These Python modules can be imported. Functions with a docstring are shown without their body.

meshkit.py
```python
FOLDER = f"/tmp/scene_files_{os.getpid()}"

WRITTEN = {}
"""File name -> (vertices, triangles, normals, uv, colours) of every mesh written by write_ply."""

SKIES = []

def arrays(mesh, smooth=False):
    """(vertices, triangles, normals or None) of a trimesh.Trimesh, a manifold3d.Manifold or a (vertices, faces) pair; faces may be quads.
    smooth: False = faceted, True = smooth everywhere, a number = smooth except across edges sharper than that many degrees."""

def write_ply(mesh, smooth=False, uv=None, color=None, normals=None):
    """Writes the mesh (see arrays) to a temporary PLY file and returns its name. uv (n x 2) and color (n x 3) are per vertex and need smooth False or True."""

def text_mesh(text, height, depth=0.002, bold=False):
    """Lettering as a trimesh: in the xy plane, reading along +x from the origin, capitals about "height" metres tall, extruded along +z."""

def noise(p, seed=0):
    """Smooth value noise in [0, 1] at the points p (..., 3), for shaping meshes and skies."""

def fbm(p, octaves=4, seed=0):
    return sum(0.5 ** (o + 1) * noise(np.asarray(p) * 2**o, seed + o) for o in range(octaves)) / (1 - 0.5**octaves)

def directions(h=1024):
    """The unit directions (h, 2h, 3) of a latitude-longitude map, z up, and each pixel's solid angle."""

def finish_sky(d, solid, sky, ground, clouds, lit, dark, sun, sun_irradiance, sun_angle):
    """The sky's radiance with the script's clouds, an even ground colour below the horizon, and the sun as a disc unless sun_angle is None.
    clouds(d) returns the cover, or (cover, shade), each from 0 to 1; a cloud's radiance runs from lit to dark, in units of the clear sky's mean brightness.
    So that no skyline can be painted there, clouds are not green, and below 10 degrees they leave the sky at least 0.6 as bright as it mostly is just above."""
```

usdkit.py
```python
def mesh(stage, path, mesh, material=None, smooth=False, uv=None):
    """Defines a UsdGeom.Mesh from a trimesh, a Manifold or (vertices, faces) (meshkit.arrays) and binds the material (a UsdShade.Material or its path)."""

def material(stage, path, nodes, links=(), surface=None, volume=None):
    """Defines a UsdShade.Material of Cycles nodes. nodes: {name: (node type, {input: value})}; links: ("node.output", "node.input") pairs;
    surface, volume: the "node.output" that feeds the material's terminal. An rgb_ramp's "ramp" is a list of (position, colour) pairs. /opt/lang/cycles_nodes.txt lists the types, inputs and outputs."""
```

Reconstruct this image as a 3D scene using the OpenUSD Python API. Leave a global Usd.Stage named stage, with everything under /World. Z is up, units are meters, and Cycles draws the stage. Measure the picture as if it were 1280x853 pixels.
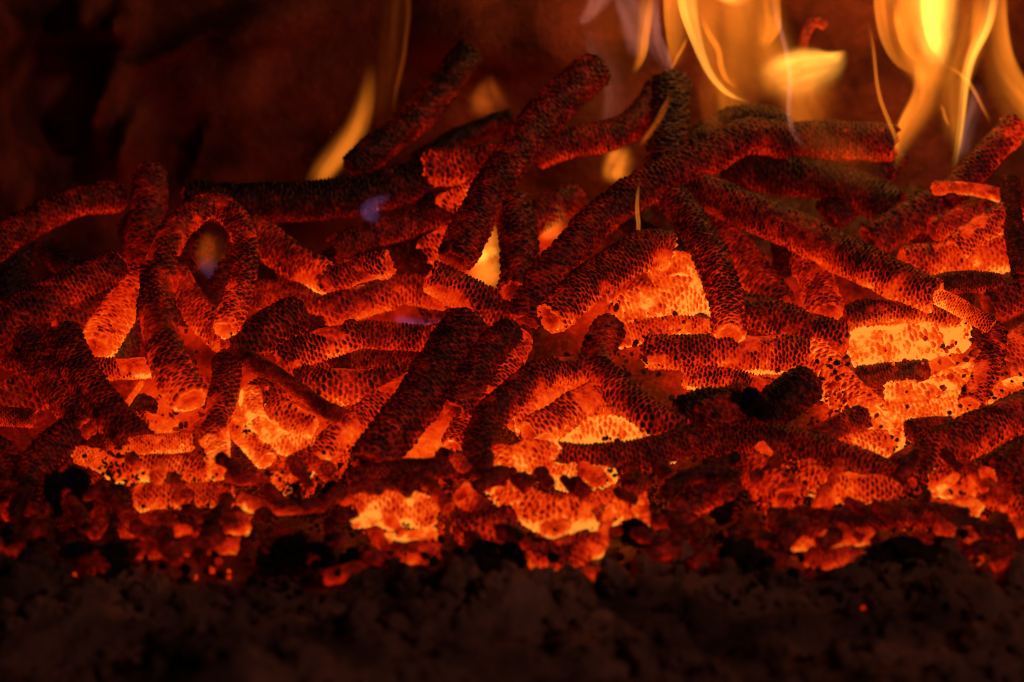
import math
import numpy as np
import trimesh
import usdkit
import meshkit
from pxr import Usd, UsdGeom, UsdLux, UsdShade, Sdf, Gf, Vt

stage = Usd.Stage.CreateInMemory()
UsdGeom.SetStageUpAxis(stage, UsdGeom.Tokens.z)
UsdGeom.Xform.Define(stage, '/World')
UsdGeom.Scope.Define(stage, '/World/Looks')
rng = np.random.default_rng(11)

# ------------------------------------------------------------------ camera
W, H = 1280.0, 853.0
APER, FOCAL, DIST, PITCH, ZC = 36.0, 100.0, 1.39, math.radians(10), 0.087
CAM = np.array([0, -DIST * math.cos(PITCH), ZC + DIST * math.sin(PITCH)])
FWD = np.array([0, math.cos(PITCH), -math.sin(PITCH)])
UP = np.array([0, math.sin(PITCH), math.cos(PITCH)])
RIGHT = np.array([1.0, 0, 0])
cam = UsdGeom.Camera.Define(stage, '/World/camera')
cam.CreateHorizontalApertureAttr(APER)
cam.CreateVerticalApertureAttr(APER * H / W)
cam.CreateFocalLengthAttr(FOCAL)
cam.CreateFStopAttr(5.0)
cam.CreateFocusDistanceAttr(DIST - 0.03)
cam.CreateClippingRangeAttr((0.02, 50))
cam.CreateExposureAttr(0.0)
m = Gf.Matrix4d(1)
for i, v in enumerate((RIGHT, UP, -FWD)):
    m.SetRow(i, Gf.Vec4d(*map(float, v), 0))
m.SetRow(3, Gf.Vec4d(*map(float, CAM), 1))
cam.AddTransformOp().Set(m)


def at(px, py, y):
    """The point of the place, y metres back from the middle of the pile, that is seen at the photograph's px, py."""
    d = FWD + RIGHT * ((px - W / 2) / W * APER / FOCAL) + UP * ((H / 2 - py) / W * APER / FOCAL)
    return CAM + d * ((y - CAM[1]) / d[1])


def pix(p):
    """Metres per photograph pixel at the point p."""
    return float((p - CAM) @ FWD) * APER / FOCAL / W


PY = np.array([-200, 0, 130, 250, 420, 600, 720, 853])
PZ = np.array([.16, .13, .10, .06, 0.0, -.07, -.13, -.25])


def slope(py):
    return float(np.interp(py, PY, PZ))


# the light of the flames that rise on above the picture
LAMPS = [((0.205, 0.09, 0.31), 0.035, 6.5), ((0.09, 0.08, 0.30), 0.03, 4.5)]
ROOM_LAMP = ((1.4, -1.8, 1.1), .12, 26.0)

# ------------------------------------------------------------------ naming and tagging
used = {}


def numbered(parent, name):
    k = used.get((parent, name), 0)
    used[(parent, name)] = k + 1
    return f'{parent}/{name}' if k == 0 else f'{parent}/{name}_{k:03d}'


def tag(prim, label=None, category=None, group=None, kind=None):
    for k, v in (('label', label), ('category', category), ('group', group), ('kind', kind)):
        if v:
            prim.SetCustomDataByKey(k, v)
    return prim


def thing(name, loc, **kw):
    x = UsdGeom.Xform.Define(stage, numbered('/World', name))
    x.AddTranslateOp().Set(Gf.Vec3d(*map(float, loc)))
    tag(x.GetPrim(), **kw)
    return str(x.GetPath())


def put(path, v, f, mat, smooth=True, uv=None, prim=None):
    g = usdkit.mesh(stage, path, (v, f), mat, smooth=smooth, uv=uv)
    api = UsdGeom.PrimvarsAPI(g)
    if prim:   # heat and crust of every vertex, as a second pair of coordinates
        hc = np.stack([prim['heat'], prim['crust']], 1).astype(np.float32)
        api.CreatePrimvar('heat', Sdf.ValueTypeNames.TexCoord2fArray, 'vertex').Set(Vt.Vec2fArray.FromNumpy(hc))
    return g.GetPrim()


# ------------------------------------------------------------------ materials
HEAT = [(0.0, (0, 0, 0)), (0.10, (.006, .00014, .00003)), (0.2, (.026, .0005, .00008)), (0.3, (.075, .0013, .0002)), (0.4, (.16, .0027, .0003)),
        (0.5, (.32, .0056, .0004)), (0.6, (.60, .0145, .0007)), (0.7, (.74, .031, .0013)), (0.8, (.86, .056, .002)),
        (0.9, (.97, .115, .004)), (1.0, (1.1, .32, .03))]
LOOK = '/World/Looks/'


def ember_material(name, scaly, char=(.022, .016, .014), ash=(.17, .10, .075), bump=0.6):
    n = {
        'geo': ('geometry', {}), 'hc': ('uvmap', {'attribute': 'heat'}), 'hcs': ('separate_xyz', {}),
        'nz': ('noise_texture', {'scale': 95.0, 'detail': 4.0, 'roughness': .6}),
        'nf': ('noise_texture', {'scale': 420.0, 'detail': 3.0, 'roughness': .65}),
        'nb': ('noise_texture', {'scale': 55.0, 'detail': 3.0, 'roughness': .6}),
        'cm': ('map_range', {'from_min': .36, 'from_max': .62, 'to_min': 0.0, 'to_max': 1.0, 'clamp': True}),
        'cadd': ('math', {'math_type': 'multiply_add', 'value2': 1.5, 'value3': 0.0}),
        'csub': ('math', {'math_type': 'add', 'value2': -.77 - .27 * scaly}),
        'ramp': ('rgb_ramp', {'ramp': HEAT}),
        'bc': ('mix_color', {'a': char, 'b': ash}),
        'bcf': ('map_range', {'from_min': .48, 'from_max': .75, 'clamp': True}),
        'p': ('principled_bsdf', {'roughness': .55, 'specular_ior_level': .5, 'emission_strength': 1.0}),
        'hb': ('math', {'math_type': 'multiply_add', 'value2': .35, 'value3': 0.0}),
        'bump': ('bump', {'strength': bump, 'distance': .0016}),
    }
    l = [('geo.position', 'nz.vector'), ('geo.position', 'nf.vector'), ('geo.position', 'nb.vector'), ('hc.UV', 'hcs.vector'),
         ('nb.fac', 'cadd.value1'), ('hcs.y', 'cadd.value3'), ('cadd.value', 'csub.value1'),
         ('nf.fac', 'bcf.value'), ('bcf.result', 'bc.fac'), ('bc.result', 'p.base_color'), ('ramp.color', 'p.emission_color'),
         ('nf.fac', 'hb.value1'), ('hb.value', 'bump.height'), ('bump.normal', 'p.normal')]
    # temperature = heat + noise + crevice glow - cooled crust on the tips
    if scaly:
        n.update({
            'uv': ('uvmap', {'attribute': 'st'}), 'sep': ('separate_xyz', {}),       # x: height within a scale, y: a number of each scale
            'rs': ('math', {'math_type': 'multiply_add', 'value2': .55}),
            't1': ('math', {'math_type': 'multiply_add', 'value2': -.27}),
            't2': ('math', {'math_type': 'multiply_add', 'value2': .66}),     # nz*.5 + t1
            'ch': ('math', {'math_type': 'multiply'}),                       # crust * h
            't3': ('math', {'math_type': 'multiply_add', 'value2': -.38}),
            't5': ('math', {'math_type': 'multiply_add', 'value2': .5}),
            't4': ('math', {'math_type': 'add', 'value2': -.415}),
        })
        l += [('uv.UV', 'sep.vector'), ('sep.y', 'rs.value1'), ('csub.value', 'rs.value3'), ('rs.value', 'cm.value'),
              ('sep.x', 't1.value1'), ('hcs.x', 't1.value3'), ('nz.fac', 't2.value1'), ('t1.value', 't2.value3'),
              ('cm.result', 'ch.value1'), ('sep.x', 'ch.value2'), ('ch.value', 't3.value1'), ('t2.value', 't3.value3'),
              ('nf.fac', 't5.value1'), ('t3.value', 't5.value3'), ('t5.value', 't4.value1'), ('t4.value', 'ramp.fac'),
              ('sep.x', 'hb.value3')]
    else:
        n.update({
            't2': ('math', {'math_type': 'multiply_add', 'value2': .55}), 't3': ('math', {'math_type': 'multiply_add', 'value2': -.34}),
            't5': ('math', {'math_type': 'multiply_add', 'value2': .3}), 't4': ('math', {'math_type': 'add', 'value2': -.40}),
        })
        l += [('csub.value', 'cm.value'), ('nz.fac', 't2.value1'), ('hcs.x', 't2.value3'), ('cm.result', 't3.value1'), ('t2.value', 't3.value3'),
              ('nf.fac', 't5.value1'), ('t3.value', 't5.value3'), ('t5.value', 't4.value1'), ('t4.value', 'ramp.fac')]
    return usdkit.material(stage, LOOK + name, n, l, surface='p.BSDF')


BARK = ember_material('ember_bark', True)
EMBER = ember_material('ember_core', False)


def rough_material(name, dark, light, scale, bump, dist):
    return usdkit.material(stage, LOOK + name, {
        'geo': ('geometry', {}), 'n1': ('noise_texture', {'scale': scale, 'detail': 6.0, 'roughness': .6}),
        'n2': ('noise_texture', {'scale': scale * 9, 'detail': 4.0, 'roughness': .65}),
        'mr': ('map_range', {'from_min': .35, 'from_max': .7, 'clamp': True}), 'c': ('mix_color', {'a': dark, 'b': light}),
        'b': ('bump', {'strength': bump, 'distance': dist}), 'p': ('principled_bsdf', {'roughness': .9, 'specular_ior_level': .15})},
        [('geo.position', 'n1.vector'), ('geo.position', 'n2.vector'), ('n1.fac', 'mr.value'), ('mr.result', 'c.fac'), ('c.result', 'p.base_color'),
         ('n2.fac', 'b.height'), ('b.normal', 'p.normal')], surface='p.BSDF')


WALL = rough_material('sooty_stone', (.06, .02, .013), (.36, .115, .07), 22, .7, .004)
ASH = rough_material('dark_ash', (.02, .014, .012), (.52, .28, .21), 15, .9, .004)
CHAR = rough_material('charcoal', (.014, .010, .009), (.11, .075, .06), 90, .9, .003)


def flame_material(name, color, strength):
    return usdkit.material(stage, LOOK + name, {'e': ('emission', {'color': color, 'strength': strength})}, [], volume='e.emission')


FLAME = {'orange': flame_material('flame_orange', (1.0, .23, .014), 78.0), 'deep': flame_material('flame_deep_orange', (1.0, .16, .012), 36.0),
         'yellow': flame_material('flame_yellow', (1.0, .37, .04), 115.0), 'pale': flame_material('flame_pale_violet', (1.0, .33, .22), 26.0),
         'blue': flame_material('flame_blue', (.40, .27, .80), 5.0)}

# ------------------------------------------------------------------ setting: wall, ash, ember mound


def grid(nu, nv):
    i, j = np.meshgrid(np.arange(nu - 1), np.arange(nv - 1), indexing='ij')
    a = i * nv + j
    return np.stack([a, a + nv, a + nv + 1, a + 1], -1).reshape(-1, 4)


def wall():
    Y = 0.19
    nx, nz = 360, 220
    x, z = np.meshgrid(np.linspace(-.62, .62, nx), np.linspace(-.02, .62, nz), indexing='ij')
    p = np.stack([x, np.full_like(x, Y), z], -1)
    q = np.stack([x * 9, z * 9, x * 0], -1)
    d = .016 * (meshkit.fbm(q + 3, 5, seed=4) - .5) + .006 * (meshkit.fbm(q * 5, 3, seed=9) - .5)
    # photograph pixel of each wall point, to set its ledges where they are seen
    rel = p - CAM
    depth = rel @ FWD
    px = W / 2 + rel @ RIGHT / depth * W * FOCAL / APER
    py = H / 2 - rel @ UP / depth * W * FOCAL / APER
    wob = 14 * (meshkit.fbm(np.stack([x * 30, z * 30, x * 0], -1), 3, seed=2) - .5)
    # projecting rock at the left with a ragged edge
    edge = np.interp(py, [-150, 0, 35, 65, 100, 140, 180, 230, 300], [110, 30, 52, 40, 20, 28, 58, 68, 40]) + wob
    d = d + .05 / (1 + np.exp(-(edge - px) / 3.0))
    # hollow beside it
    d -= .030 * np.exp(-(((px - 75 - wob) / 42) ** 4) - ((py - 130) / 75) ** 4)
    for cx, cy, sx, sy, h, a in ((158, 28, 16, 24, .020, 0), (112, 8, 18, 22, .016, .3), (137, 125, 15, 52, .022, -.35), (165, 175, 16, 40, .018, -.3), (250, 190, 7, 45, .009, -.3),
                                 (110, 35, 55, 20, .012, .2), (215, 60, 60, 12, .008, .5), (330, 30, 70, 30, .010, .2), (270, 100, 60, 70, .006, 0), (700, 40, 160, 50, .012, .1), (560, 20, 60, 60, .008, 0)):
        u, v = px - cx + wob * .6, py - cy
        c, s = math.cos(a), math.sin(a)
        u, v = u * c - v * s, u * s + v * c
        d += 2.0 * h * np.exp(-((u / sx) ** 2 + (v / sy) ** 2) ** 1.6)
    p[..., 1] -= d
    pr = put('/World/back_wall', p.reshape(-1, 3), grid(nx, nz)[:, ::-1], WALL)
    tag(pr, 'rough soot-stained stone wall behind the fire', 'wall')


def profile(y, back):
    """Height of the slope of the pile, moved back by some metres."""
    pys = np.linspace(-150, 760, 60)
    pts = np.array([at(640, q, slope(q) + back) for q in pys])[::-1]
    return np.interp(y, pts[:, 1], pts[:, 2])


GROUND_Z = at(640, 720, -.13)[2]


def ash_bed():
    nx, ny = 420, 330
    x, y = np.meshgrid(np.linspace(-.75, .75, nx), np.linspace(-.62, .26, ny), indexing='ij')
    q = np.stack([x * 13, y * 22, x * 0], -1)
    z = GROUND_Z + .060 * (meshkit.fbm(q * np.array([.75, .75, 1]), 5, seed=21) - .5) + .012 * np.exp(-((y + .185 + .02 * np.sin(x * 17)) / .035) ** 2) + .010 * (np.abs(meshkit.fbm(q * 3.1, 3, seed=5) - .5) * 2)
    z += .016 * (meshkit.fbm(q * 2.3 + 7, 4, seed=44) - .5)
    global ASH_Z
    from scipy.interpolate import RegularGridInterpolator
    ip = RegularGridInterpolator((x[:, 0], y[0]), z)
    ASH_Z = lambda a, b: ip((a, b))
    pr = put('/World/ash_bed', np.stack([x, y, z], -1).reshape(-1, 3), grid(nx, ny), ASH)
    tag(pr, 'dark lumpy bed of ash and charcoal in front of the embers', 'ash', kind='structure')


HOT = [  # px, py, radius x, radius y, heat
    (1140, 440, 110, 70, .85), (1060, 500, 60, 50, .75), (820, 400, 120, 60, .82), (740, 550, 110, 60, .92), (540, 560, 70, 60, .85), (400, 560, 90, 60, .8),
    (330, 520, 70, 70, .85), (220, 500, 90, 60, .72), (200, 600, 120, 40, .66), (500, 650, 70, 35, .9), (710, 640, 90, 40, .85), (1000, 600, 90, 50, .68),
    (1100, 660, 130, 30, .72), (1200, 620, 70, 60, .72), (920, 480, 90, 40, .8), (600, 250, 60, 40, .62), (690, 300, 60, 40, .6), (480, 400, 130, 60, .48),
    (250, 400, 90, 60, .55), (1000, 380, 120, 60, .5), (1210, 300, 90, 50, .62), (130, 420, 100, 70, .5), (50, 500, 80, 80, .42), (720, 690, 60, 30, .6), (590, 330, 50, 40, .6)]


def glow(px, py):
    g = np.zeros_like(px) + .12
    for cx, cy, sx, sy, h in HOT:
        g = np.maximum(g, h * np.exp(-(((px - cx) / sx) ** 2 + ((py - cy) / sy) ** 2) * .8))
    return g


def project(p):
    rel = p - CAM
    depth = rel @ FWD
    return W / 2 + rel @ RIGHT / depth * W * FOCAL / APER, H / 2 - rel @ UP / depth * W * FOCAL / APER


def ember_mound():
    nx, ny = 420, 240
    x, y = np.meshgrid(np.linspace(-.34, .34, nx), np.linspace(-.12, .165, ny), indexing='ij')
    q = np.stack([x * 28, y * 28, x * 0], -1)
    z = profile(y, .052)
    z = np.where(y > .13, z - (y - .13) * 1.6, z)
    z = z + .022 * (meshkit.fbm(q, 4, seed=31) - .5) + .012 * np.abs(meshkit.fbm(q * 2.7, 3, seed=33) - .5)
    z -= .05 * np.clip((np.abs(x) - .27) / .07, 0, 1)
    z -= np.clip((y - .02) / .08, 0, 1) * (.022 + .05 * np.clip((.02 - x) / .12, 0, 1))
    p = np.stack([x, y, z], -1).reshape(-1, 3)
    px, py = project(p)
    pr = put('/World/ember_mound', p, grid(nx, ny), EMBER, prim={'heat': glow(px, py) * .98, 'crust': np.full(len(p), .1)})
    tag(pr, 'glowing mound of embers underneath the branches', 'embers', kind='structure')


# ------------------------------------------------------------------ branches


def spline(P, n):
    P = np.asarray(P, float)
    if len(P) == 2:
        return P[0] + (P[1] - P[0]) * np.linspace(0, 1, n)[:, None]
    from scipy.interpolate import CubicSpline
    s = np.r_[0, np.cumsum(np.linalg.norm(np.diff(P, axis=0), axis=1) ** .7)]
    return CubicSpline(s, P, bc_type='natural')(np.linspace(0, s[-1], n))


def frames(C):
    T = np.gradient(C, axis=0)
    T /= np.linalg.norm(T, axis=1, keepdims=True)
    N = np.zeros_like(C)
    a = np.cross(T[0], [.3, .9, .2])
    N[0] = a / np.linalg.norm(a)
    for i in range(1, len(C)):
        v = N[i - 1] - T[i] * (N[i - 1] @ T[i])
        N[i] = v / np.linalg.norm(v)
    return T, N, np.cross(T, N)


def smoothstep(a, b, x):
    t = np.clip((x - a) / (b - a), 0, 1)
    return t * t * (3 - 2 * t)


def scales(u, v, N, seed):
    """Staggered, uneven scales: (height from the joint 0 to the middle 1, a number of each scale, way along the scale)."""
    f1, f2 = np.full(u.shape, 9.0), np.full(u.shape, 9.0)
    rid, along = np.zeros(u.shape), np.zeros(u.shape)
    jv = np.floor(v)
    for dj in (-1, 0, 1):
        j = jv + dj
        st = .5 * np.mod(j, 2)
        iu = np.floor(u - st)
        for di in (-1, 0, 1):
            i = iu + di
            key = (np.mod(i, N) * 73856093 + j * 19349663 + seed * 83492791).astype(np.int64) & 0xFFFFFFF
            k2 = ((key ^ (key >> 11)) * 1274126177) & 0xFFFFFFFF
            k3 = ((k2 ^ (k2 >> 9)) * 668265263) & 0xFFFFFFFF
            r1, r2, r3 = ((k2 >> 4) & 4095) / 4095.0, ((k3 >> 5) & 4095) / 4095.0, ((k3 >> 16) & 4095) / 4095.0
            cu, cv = i + st + .5 + .34 * (r1 - .5), j + .5 + .36 * (r2 - .5)
            d = np.sqrt((u - cu) ** 2 + ((v - cv) * .80) ** 2)
            near = d < f1
            f2 = np.where(near, f1, np.minimum(f2, d))
            rid = np.where(near, r3, rid)
            along = np.where(near, v - cv, along)
            f1 = np.minimum(f1, d)
    return smoothstep(.0, .36, f2 - f1) * (.12 + .88 * smoothstep(-.42, .16, along)), rid, along


def branch_mesh(C, r, heats, crust, top, seed, cell=.0030, ends='', rough=1.0):
    """A knobbly branch along C: rings of scales in staggered rows. Returns the bark and the broken ends."""
    rs, r = np.atleast_1d(r), float(np.mean(r))
    N_AR = max(6, int(round(2 * math.pi * r / (cell * 1.38))))
    L = np.r_[0, np.cumsum(np.linalg.norm(np.diff(C, axis=0), axis=1))]
    pitch = cell * .74
    step = max(pitch / 4.0, L[-1] / 520)
    n = max(12, int(L[-1] / step))
    C = np.stack([np.interp(np.linspace(0, L[-1], n), L, C[:, k]) for k in range(3)], 1)
    s = np.linspace(0, L[-1], n)
    T, N, B = frames(C)
    m = N_AR * 5
    A, S = np.meshgrid(np.arange(m + 1) / m * N_AR, s / pitch, indexing='xy')
    ca = A / N_AR * 2 * math.pi
    D = np.cos(ca)[..., None] * N[:, None] + np.sin(ca)[..., None] * B[:, None]
    base = C[:, None] + D * r
    big = meshkit.fbm(base * 38 + seed * 7.3, 3, seed=seed % 97) - .5
    mid = meshkit.fbm(base * 150 + seed * 3.1, 3, seed=seed % 89) - .5
    wu, wv = A + .8 * mid + .7 * big, S + 1.3 * mid + 3.2 * big
    h, rid, along = scales(wu, wv, N_AR, seed)
    # bark that has flaked off in patches
    bald = smoothstep(.56, .63, meshkit.fbm(base * 75 + seed * 1.7, 3, seed=seed % 53)) * np.interp(np.mean(heats), [.3, .5, .8], [0, .75, .95])
    h = h * (1 - bald) + .18 * bald
    # thinning, thickness and ragged ends
    prof = np.interp(np.linspace(0, 1, n), np.linspace(0, 1, len(rs)), rs / r)
    e = np.minimum(s, L[-1] - s)
    prof *= np.where(e < r * .35, .80 + .20 * np.sqrt(np.clip(1 - (1 - e / (r * .35)) ** 2, 0, 1)), 1)
    rad = r * prof[:, None] * (1 + (.24 * big + .14 * mid) * rough) + cell * (.46 * (h - .4) * (.6 + .8 * rid) + .35 * mid * rough) - .35 * cell * bald
    shift = np.zeros((n, m + 1))
    for k, w in ((0, 1 - np.clip(s / r, 0, 1)), (1, 1 - np.clip((L[-1] - s) / r, 0, 1))):
        rag = (meshkit.fbm(np.stack([np.cos(ca[0]) * 3 + seed, np.sin(ca[0]) * 3, ca[0] * 0 + k * 9], -1), 4, seed=seed % 71) - .5) * r * .4
        shift += w[:, None] * rag[None] * (1 if k else 1)
    V = C[:, None] + D * rad[..., None] + T[:, None] * shift[..., None]
    V[:, -1] = V[:, 0]
    up = D[..., 2] * .75 - D[..., 1] * .25
    ht = np.interp(s / L[-1], np.linspace(0, 1, len(heats)), heats)[:, None] - top * np.clip(up * .9 + .32, 0, 1) + .16 * np.clip(-up, 0, 1) + (.25 + .22 * (rough - 1)) * big + (.22 + .12 * (rough - 1)) * mid
    ht = ht + .07 * bald
    ht = np.where(ht < .3, .13 + np.log1p(np.exp((ht - .13) / .05)) * .05 * .9, ht) if heats[0] + heats[-1] > .3 else ht
    cr = np.broadcast_to(np.atleast_1d(crust)[0], ht.shape) - .25 * bald + .30 * up + .12 * (rough - 1)
    h = h * np.interp(ht, [.0, .2, .4, .7, .9], [.35, .6, 1, .8, .38])   # cool bark is even, the joints show where it starts to glow
    F = grid(n, m + 1)
    v, uv, hv, cv = [V.reshape(-1, 3)], [np.stack([h, rid], -1).reshape(-1, 2)], [ht.ravel()], [cr.ravel()]
    caps = []
    at0 = n * (m + 1)
    for k, i, sgn, hh in ((0, 0, -1, heats[0]), (1, n - 1, 1, heats[-1])):
        ring = V[i, :m]
        c0 = ring.mean(0)
        rows = []
        for q, dz in ((1, 0), (.88, .05), (.74, -.16), (.5, -.24), (.24, -.2), (.02, -.17)):
            rows.append(c0 + (ring - c0) * q + T[i] * sgn * r * dz)
        R = np.stack(rows)
        nz = meshkit.fbm(R * 300 + seed, 3, seed=seed % 61) - .5
        R[1:] += (T[i] * sgn)[None, None] * (nz[1:] * r * .55)[..., None]
        nr = len(R)
        a, b = np.meshgrid(np.arange(nr - 1), np.arange(m), indexing='ij')
        q = np.stack([a * m + b, a * m + (b + 1) % m, (a + 1) * m + (b + 1) % m, (a + 1) * m + b], -1).reshape(-1, 4)
        if sgn < 0:
            q = q[:, ::-1]
        hc = hh + np.array([.05, .12, .02, -.08, -.12, -.12])[:, None] + nz * .3 - .3 * top
        cap = dict(v=R.reshape(-1, 3), f=q, heat=hc.ravel(), crust=np.full(nr * m, .12))
        caps.append(cap)
    keep = []
    for key, cap in zip('ab', caps):
        if key in ends:
            keep.append(cap)
        else:
            F = np.vstack([F, cap['f'] + at0])
            at0 += len(cap['v'])
            v.append(cap['v'])
            uv.append(np.tile([0.3, 0.5], (len(cap['v']), 1)))
            hv.append(cap['heat'] - .05)
            cv.append(cap['crust'])
    F = np.vstack([F[:, [0, 1, 2]], F[:, [0, 2, 3]]])
    return (np.vstack(v), F, np.vstack(uv), np.concatenate(hv), np.concatenate(cv)), keep


NB = 0


def branch(label, pts, r, heats, crust=.4, ends='', top=.3, name='burning_branch', category='branch', group=None, cell=None, lift=0):
    global NB
    NB += 1
    P = np.array([at(x, y, slope(y) - d / 100 + lift) for x, y, d in pts])
    rw = np.asarray(r, float) * .89 * pix(P[len(P) // 2])
    C = spline(P, 90)
    (v, f, uv, hv, cv), caps = branch_mesh(C, rw, heats, crust, top, NB, cell or min(.0025 + .0008 * ((NB * 37) % 11) / 11, float(np.mean(rw)) * .34), ends, 1 + 1.5 * float(smoothstep(550, 650, np.mean([q[1] for q in pts]))))
    if not caps:
        o = np.array([v[:, 0].mean(), v[:, 1].mean(), v[:, 2].min()])
        pr = put(numbered('/World', name), v - o, f, BARK, True, uv, {'heat': hv, 'crust': cv})
        UsdGeom.Xformable(pr).AddTranslateOp().Set(Gf.Vec3d(*map(float, o)))
        return tag(pr, label, category, group)
    o = np.array([v[:, 0].mean(), v[:, 1].mean(), v[:, 2].min()])
    root = thing(name, o, label=label, category=category, group=group)
    put(numbered(root, 'bark'), v - o, f, BARK, True, uv, {'heat': hv, 'crust': cv})
    for c in caps:
        put(numbered(root, 'broken_end'), c['v'] - o, c['f'], EMBER, True, None, {'heat': c['heat'], 'crust': c['crust']})


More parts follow.
